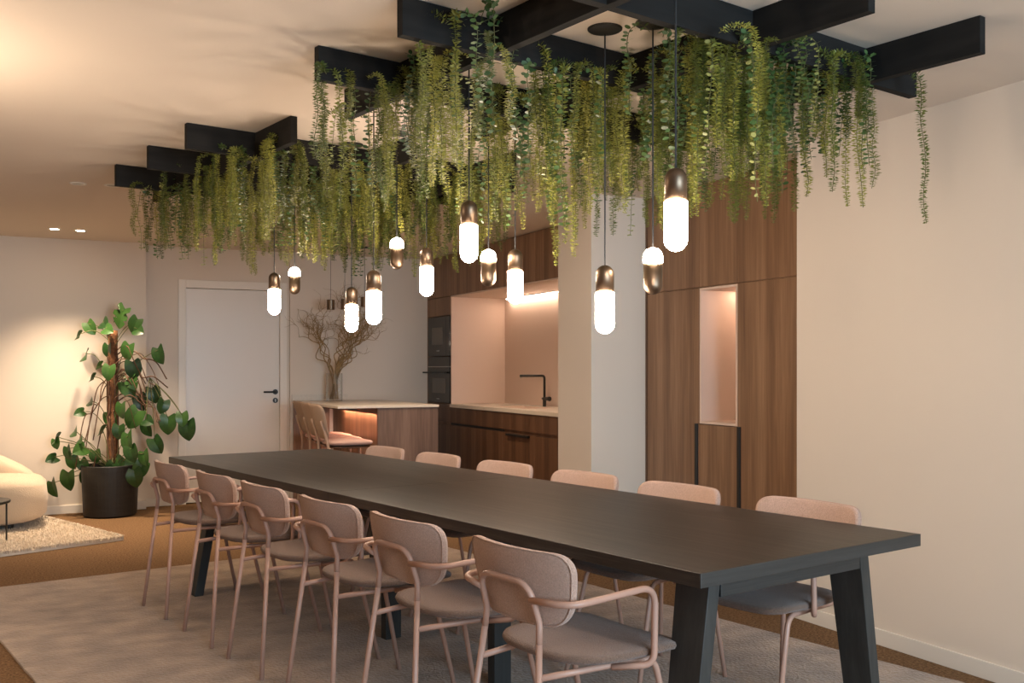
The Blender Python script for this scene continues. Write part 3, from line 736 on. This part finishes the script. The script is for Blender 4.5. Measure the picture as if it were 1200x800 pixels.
RIGHT = Vector((cos(TH), -sin(TH), 0)); FWD = Vector((sin(TH), cos(TH), 0)); UP = Vector((0, 0, 1))
def heart(size, split=False):
    n = 20; mb = MB(); pts = []
    for i in range(n+1):
        s = pi*i/n      # half outline from notch over lobe to the tip
        x = 0.52*sin(s)**0.85*(1.0-0.18*(s/pi)); z = 0.14*sin(min(s, pi/3)*1.5) + 0.42*cos(s) - 0.06
        z = 0.30*math.exp(-((s-0.75)**2)/0.35) + 0.32*cos(s) - 0.16 - 0.30*(s/pi)**3
        pts.append((x*size, z*size*1.05))
    notch = (0, 0.21*size); pts[0] = notch
    # fold along the midrib, droop to the tip
    def P(x, z): return (x, -abs(x)*0.20*1.0 + 0.9*z*z/size*0.35, z)
    # build both halves as fans of quads along the rib
    rib = [(0, notch[1] + (pts[-1][1]-notch[1])*(i/n)) for i in range(n+1)]
    for side in (1, -1):
        n0 = len(mb.v)
        for i in range(n+1):
            r_, q = rib[i], pts[i]
            cut = 1.0
            if split and i in (8, 12) : cut = 0.45
            for k in (0, 0.35, 0.7, 1.0):
                mb.v.append(P(side*(q[0]*k*cut), r_[1]*(1-k)+q[1]*k))
        for i in range(n):
            for k in range(3):
                a = n0+i*4+k; f = (a, a+1, a+5, a+4); mb.f.append(f if side > 0 else f[::-1])
    return mb
leafA = heart(1.0).mesh('leaf', True); leafB = heart(1.0, True).mesh('leaf', True)
for l_ in (leafA, leafB): l_.materials.append(M['monstera'])
U0, V0, K = 129, 602, 0.00760     # leaf places: across and up in the plane through the pole, metres
leaves = [(146.6,366,22,1),(103.4,380,14,0),(97.6,392.5,13,2),(120,377,16,2),(130,385,14,2),(164,377,16,0),(165,386,14,2),(126.5,406.5,14,0),(107,415,17,2),(155,407,17,0),(159,427,18,0),(133,431,15,0),
 (190.7,411,17,0),(121,427,11,2),(113,441,12,2),(150,450,18,0),(156,443,15,1),(162.5,466,16,0),(178,457,16,0),(194,471,14,0),(105.5,469,12,2),(100.6,481,11,2),(128,485,18,0),(161,484,21,0),(177.6,490,14,2),(170,497,16,0),
 (157,510,20,0),(162.6,524,16,0),(182.3,516,17,0),(196.3,491,19,0),(218.8,497,20,0),(213,486,14,0),(121,503,14,2),(93,503,14,2),(73.5,511,15,2),(71,515,10,0),(87.5,524,14,0),(89.4,535,14,0),(69.7,534,12,2),(85.6,555,19,0),(66.5,565,17,0),
 (105.3,552,14,0),(108,522,16,2),(115.7,529,13,0),(103.5,511,12,2),(143.8,557,18,0),(147.5,540,20,0),(162.6,552,18,0),(170,544,17,0),(139,543,14,0),(147,475,15,0),(144,500,14,0),(99,540,13,0),(174,530,15,0)]
stems = MB()
for i, (u, v, sz, kd) in enumerate(leaves):
    a = (u-U0)*K; z = (V0-v)*K*1.0
    off = -random.uniform(0.02, 0.20) if v > 500 else -random.uniform(-0.02, 0.14)
    c = RIGHT*a + FWD*off + UP*z
    if c.y + py_ > 9.66: c.y = 9.66-py_
    size = sz*K*1.12
    o = link('leaf', leafB if kd == 1 else leafA, None, tm, c)
    tilt = 1.15 if kd == 2 else random.uniform(0.05, 0.45)
    yaw = -TH + random.uniform(-0.6, 0.6); roll = random.uniform(-0.6, 0.6)
    o.rotation_euler = (Matrix.Rotation(yaw, 3, 'Z') @ Matrix.Rotation(roll if kd != 2 else random.choice((-1, 1))*1.0, 3, 'Y') @ Matrix.Rotation(-tilt if kd == 2 else -tilt*0.6, 3, 'X')).to_euler()
    o.scale = (size, size, size)
    zz = max(0.42, z-random.uniform(0.08, 0.3)) if v < 500 else 0.41
    st = Vector((0.02, 0, 0)) + UP*zz + RIGHT*random.uniform(-0.03, 0.05) + (FWD*(-0.05) if v > 500 else Vector((0, 0, 0)))
    if u > 175 and v > 440 and v < 525: st = RIGHT*0.35+UP*1.22
    mid = st.lerp(c, 0.55) + UP*random.uniform(0.02, 0.09)
    stems.tube(smooth_path([st, mid, c + UP*size*0.1], 5), 0.0035, 5)
obj('leaf_stalks', stems, M['stem'], tm, smooth=True)
vn = MB()
for k in range(9):      # roots and stems wound on the pole
    a = random.uniform(0, 2*pi); pts = []
    for j in range(16):
        z = 0.41+j*random.uniform(0.055, 0.07); a += random.uniform(-0.35, 0.35); pts.append((0.02+0.046*cos(a), 0.046*sin(a), z))
    vn.tube(smooth_path(pts, 3), random.uniform(0.005, 0.009), 6)
for k in range(15):      # loose aerial stems arching out to the right
    z0 = random.uniform(0.95, 1.42); r1 = random.uniform(0.2, 0.50); pts = [Vector((0.02, 0, z0))]
    for j in range(1, 6):
        s = j/5; pts.append(RIGHT*(0.03+r1*s) + UP*(z0+0.16*sin(s*2.6)-0.42*s*s*random.uniform(0.4, 1.1)) + FWD*random.uniform(-0.1, 0.02))
    for q in pts:
        if q.y+py_ > 9.70: q.y = 9.70-py_
    vn.tube(smooth_path(pts, 5), random.uniform(0.003, 0.006), 5)
for k in range(5):
    a = random.uniform(-0.25, -0.05); pts = [Vector((0.02, 0, random.uniform(0.8, 1.3)))]
    for j in range(1, 5): pts.append(RIGHT*(a*j/4+random.uniform(-0.02, 0.02)) + UP*(pts[0].z+0.1*sin(j)-0.12*j*random.uniform(0.6, 1.2)) + FWD*(-0.03*j))
    vn.tube(smooth_path(pts, 5), 0.005, 5)
obj('climbing_stems', vn, M['vine'], tm, smooth=True)

# ---------------------------------------------------------------- sofa and side table at the left
ts = thing('sofa', 'rounded cream boucle sofa cut off by the left picture edge', 'sofa', (-0.66, 9.12, 0))
# right end at about x = 0.12; seat base is a rounded block, the back sweeps down towards this end
ol = rpoly([(-0.95,-0.50),(0.83,-0.50),(0.83,0.45),(-0.95,0.45)], [0.2,0.30,0.30,0.2])
obj('seat_base', MB().cushion(ol, 0.39, lambda u, v, w: (u, v, 0.252+w), 10, 5), M['boucle'], ts, smooth=True)
bk = MB(); nb = 26; seg = 20
rows = []
for i in range(nb+1):
    s = i/nb; x = -0.95+1.72*s; hgt = 0.40 + 0.36*(1-max(0, (s-0.42)/0.58)**1.9) if s > 0.42 else 0.76
    r0 = [] ; wd = 0.30*(1-0.25*s)
    endf = 1.0 if s < 0.93 else math.sqrt(max(0.0, 1-((s-0.93)/0.07)**2))
    for k in range(seg):
        a = 2*pi*k/seg; cz = (0.30+hgt)/2; rz_ = (hgt-0.30)/2
        ca, sa = cos(a), sin(a); px2 = math.copysign(abs(ca)**0.6, ca); pz2 = math.copysign(abs(sa)**0.6, sa)
        r0.append(len(bk.v)); bk.v.append((x, 0.22+px2*wd/1.3*max(endf, 0.02), cz+pz2*rz_*max(endf, 0.02)))
    rows.append(r0)
for a, b in zip(rows, rows[1:]):
    for k in range(seg): bk.f.append((a[k], a[(k+1) % seg], b[(k+1) % seg], b[k]))
bk.f.append(tuple(rows[0][::-1])); bk.f.append(tuple(rows[-1]))
obj('backrest', bk, M['boucle'], ts, smooth=True)
for x, y in ((-0.8, -0.35), (0.55, -0.3), (-0.8, 0.3), (0.55, 0.3)): obj('foot', MB().lathe([(0, 0), (0.03, 0), (0.03, 0.085), (0, 0.085)], 14, (x, y, 0)), M['black'], ts)
tt = thing('side_table', 'small round black metal side table on the shaggy cream rug', 'table', (-0.335, 8.27, 0))
obj('table_top', MB().lathe([(0, 0.308), (0.235, 0.308), (0.24, 0.312), (0.24, 0.324), (0.236, 0.328), (0, 0.328)], 48), M['black'], tt)
for a in (-0.15, 1.42, 2.99, 4.56): obj('leg', MB().tube([(0.215*cos(a), 0.215*sin(a), 0.02), (0.215*cos(a), 0.215*sin(a), 0.309)], 0.0065, 10), M['black'], tt, smooth=True)

# assumed floor lamp, added out of frame at left for the ceiling glow
tl = thing('assumed_floor_lamp', 'assumed slim bronze uplighter floor lamp out of frame, left of the dining table', 'lamp', (-0.62, 4.1, 0))
obj('base', MB().lathe([(0, 0), (0.14, 0), (0.14, 0.015), (0.02, 0.025), (0, 0.025)], 32), M['bronze'], tl)
obj('pole', MB().tube([(0, 0, 0.02), (0, 0, 1.72)], 0.011, 12), M['bronze'], tl)
obj('lamp_shade', MB().lathe([(0.012, 1.70), (0.05, 1.71), (0.13, 1.80), (0.126, 1.80), (0.048, 1.72), (0, 1.715)], 32), M['bronze'], tl, smooth=True)

# ---------------------------------------------------------------- lights
def light(kind, name, loc, energy, col, rot=(0, 0, 0), **k):
    l = bpy.data.lights.new(name, kind); l.energy = energy; l.color = col
    for a, b in k.items(): setattr(l, a, b)
    o = bpy.data.objects.new(name, l); C.objects.link(o); o.location = loc; o.rotation_euler = rot; return o
WARM = (1.0, 0.78, 0.57)
light('AREA', 'assumed_window_daylight', (1.9, -2.66, 1.4), 92, (0.56, 0.79, 1.0), (radians(90), 0, 0), shape='RECTANGLE', size=2.9, size_y=1.7)  # cool daylight through the assumed window behind the camera
light('POINT', 'assumed_uplighter_bulb', (-0.62, 4.1, 1.82), 15, (1.0, 0.80, 0.60), shadow_soft_size=0.06)  # bulb of the assumed uplighter, added to brighten the ceiling at left
for x, y in ((0.22, 9.08), (0.42, 9.09)):
    light('SPOT', 'downlight_and_fill_spot', (x, y, H-0.01), 60, (1.0, 0.78, 0.55), (radians(0), 0, 0), spot_size=radians(95), spot_blend=0.9, shadow_soft_size=0.03)
for x, y, e in ((-1.6, 1.2, 110), (-2.2, 5.0, 110), (2.9, 7.6, 45), (1.2, 7.9, 45), (2.2, 0.2, 60)):
    light('SPOT', 'downlight_and_fill_spot', (x, y, H-0.01), e, WARM, (0, 0, 0), spot_size=radians(130), spot_blend=1.0, shadow_soft_size=0.05)  # added fill spots with no fixture, to brighten the room

w = bpy.data.worlds.new('World'); S.world = w; w.use_nodes = True
w.node_tree.nodes['Background'].inputs[0].default_value = (0.55, 0.75, 1.0, 1); w.node_tree.nodes['Background'].inputs[1].default_value = 0.35

# ---------------------------------------------------------------- camera
cam = bpy.data.cameras.new('Camera'); co = bpy.data.objects.new('Camera', cam); C.objects.link(co)
cam.sensor_width = 36.0; cam.lens = 1160/1200*36.0; cam.shift_y = 32/1200
cam.clip_start = 0.05
co.location = (0, 0, CAMH); co.rotation_euler = (radians(90), 0, -TH)
S.camera = co
S.view_settings.view_transform = 'Standard'; S.view_settings.look = 'None'
S.view_settings.gamma = 1.0; S.view_settings.exposure = 1.82; S.view_settings.use_curve_mapping = False
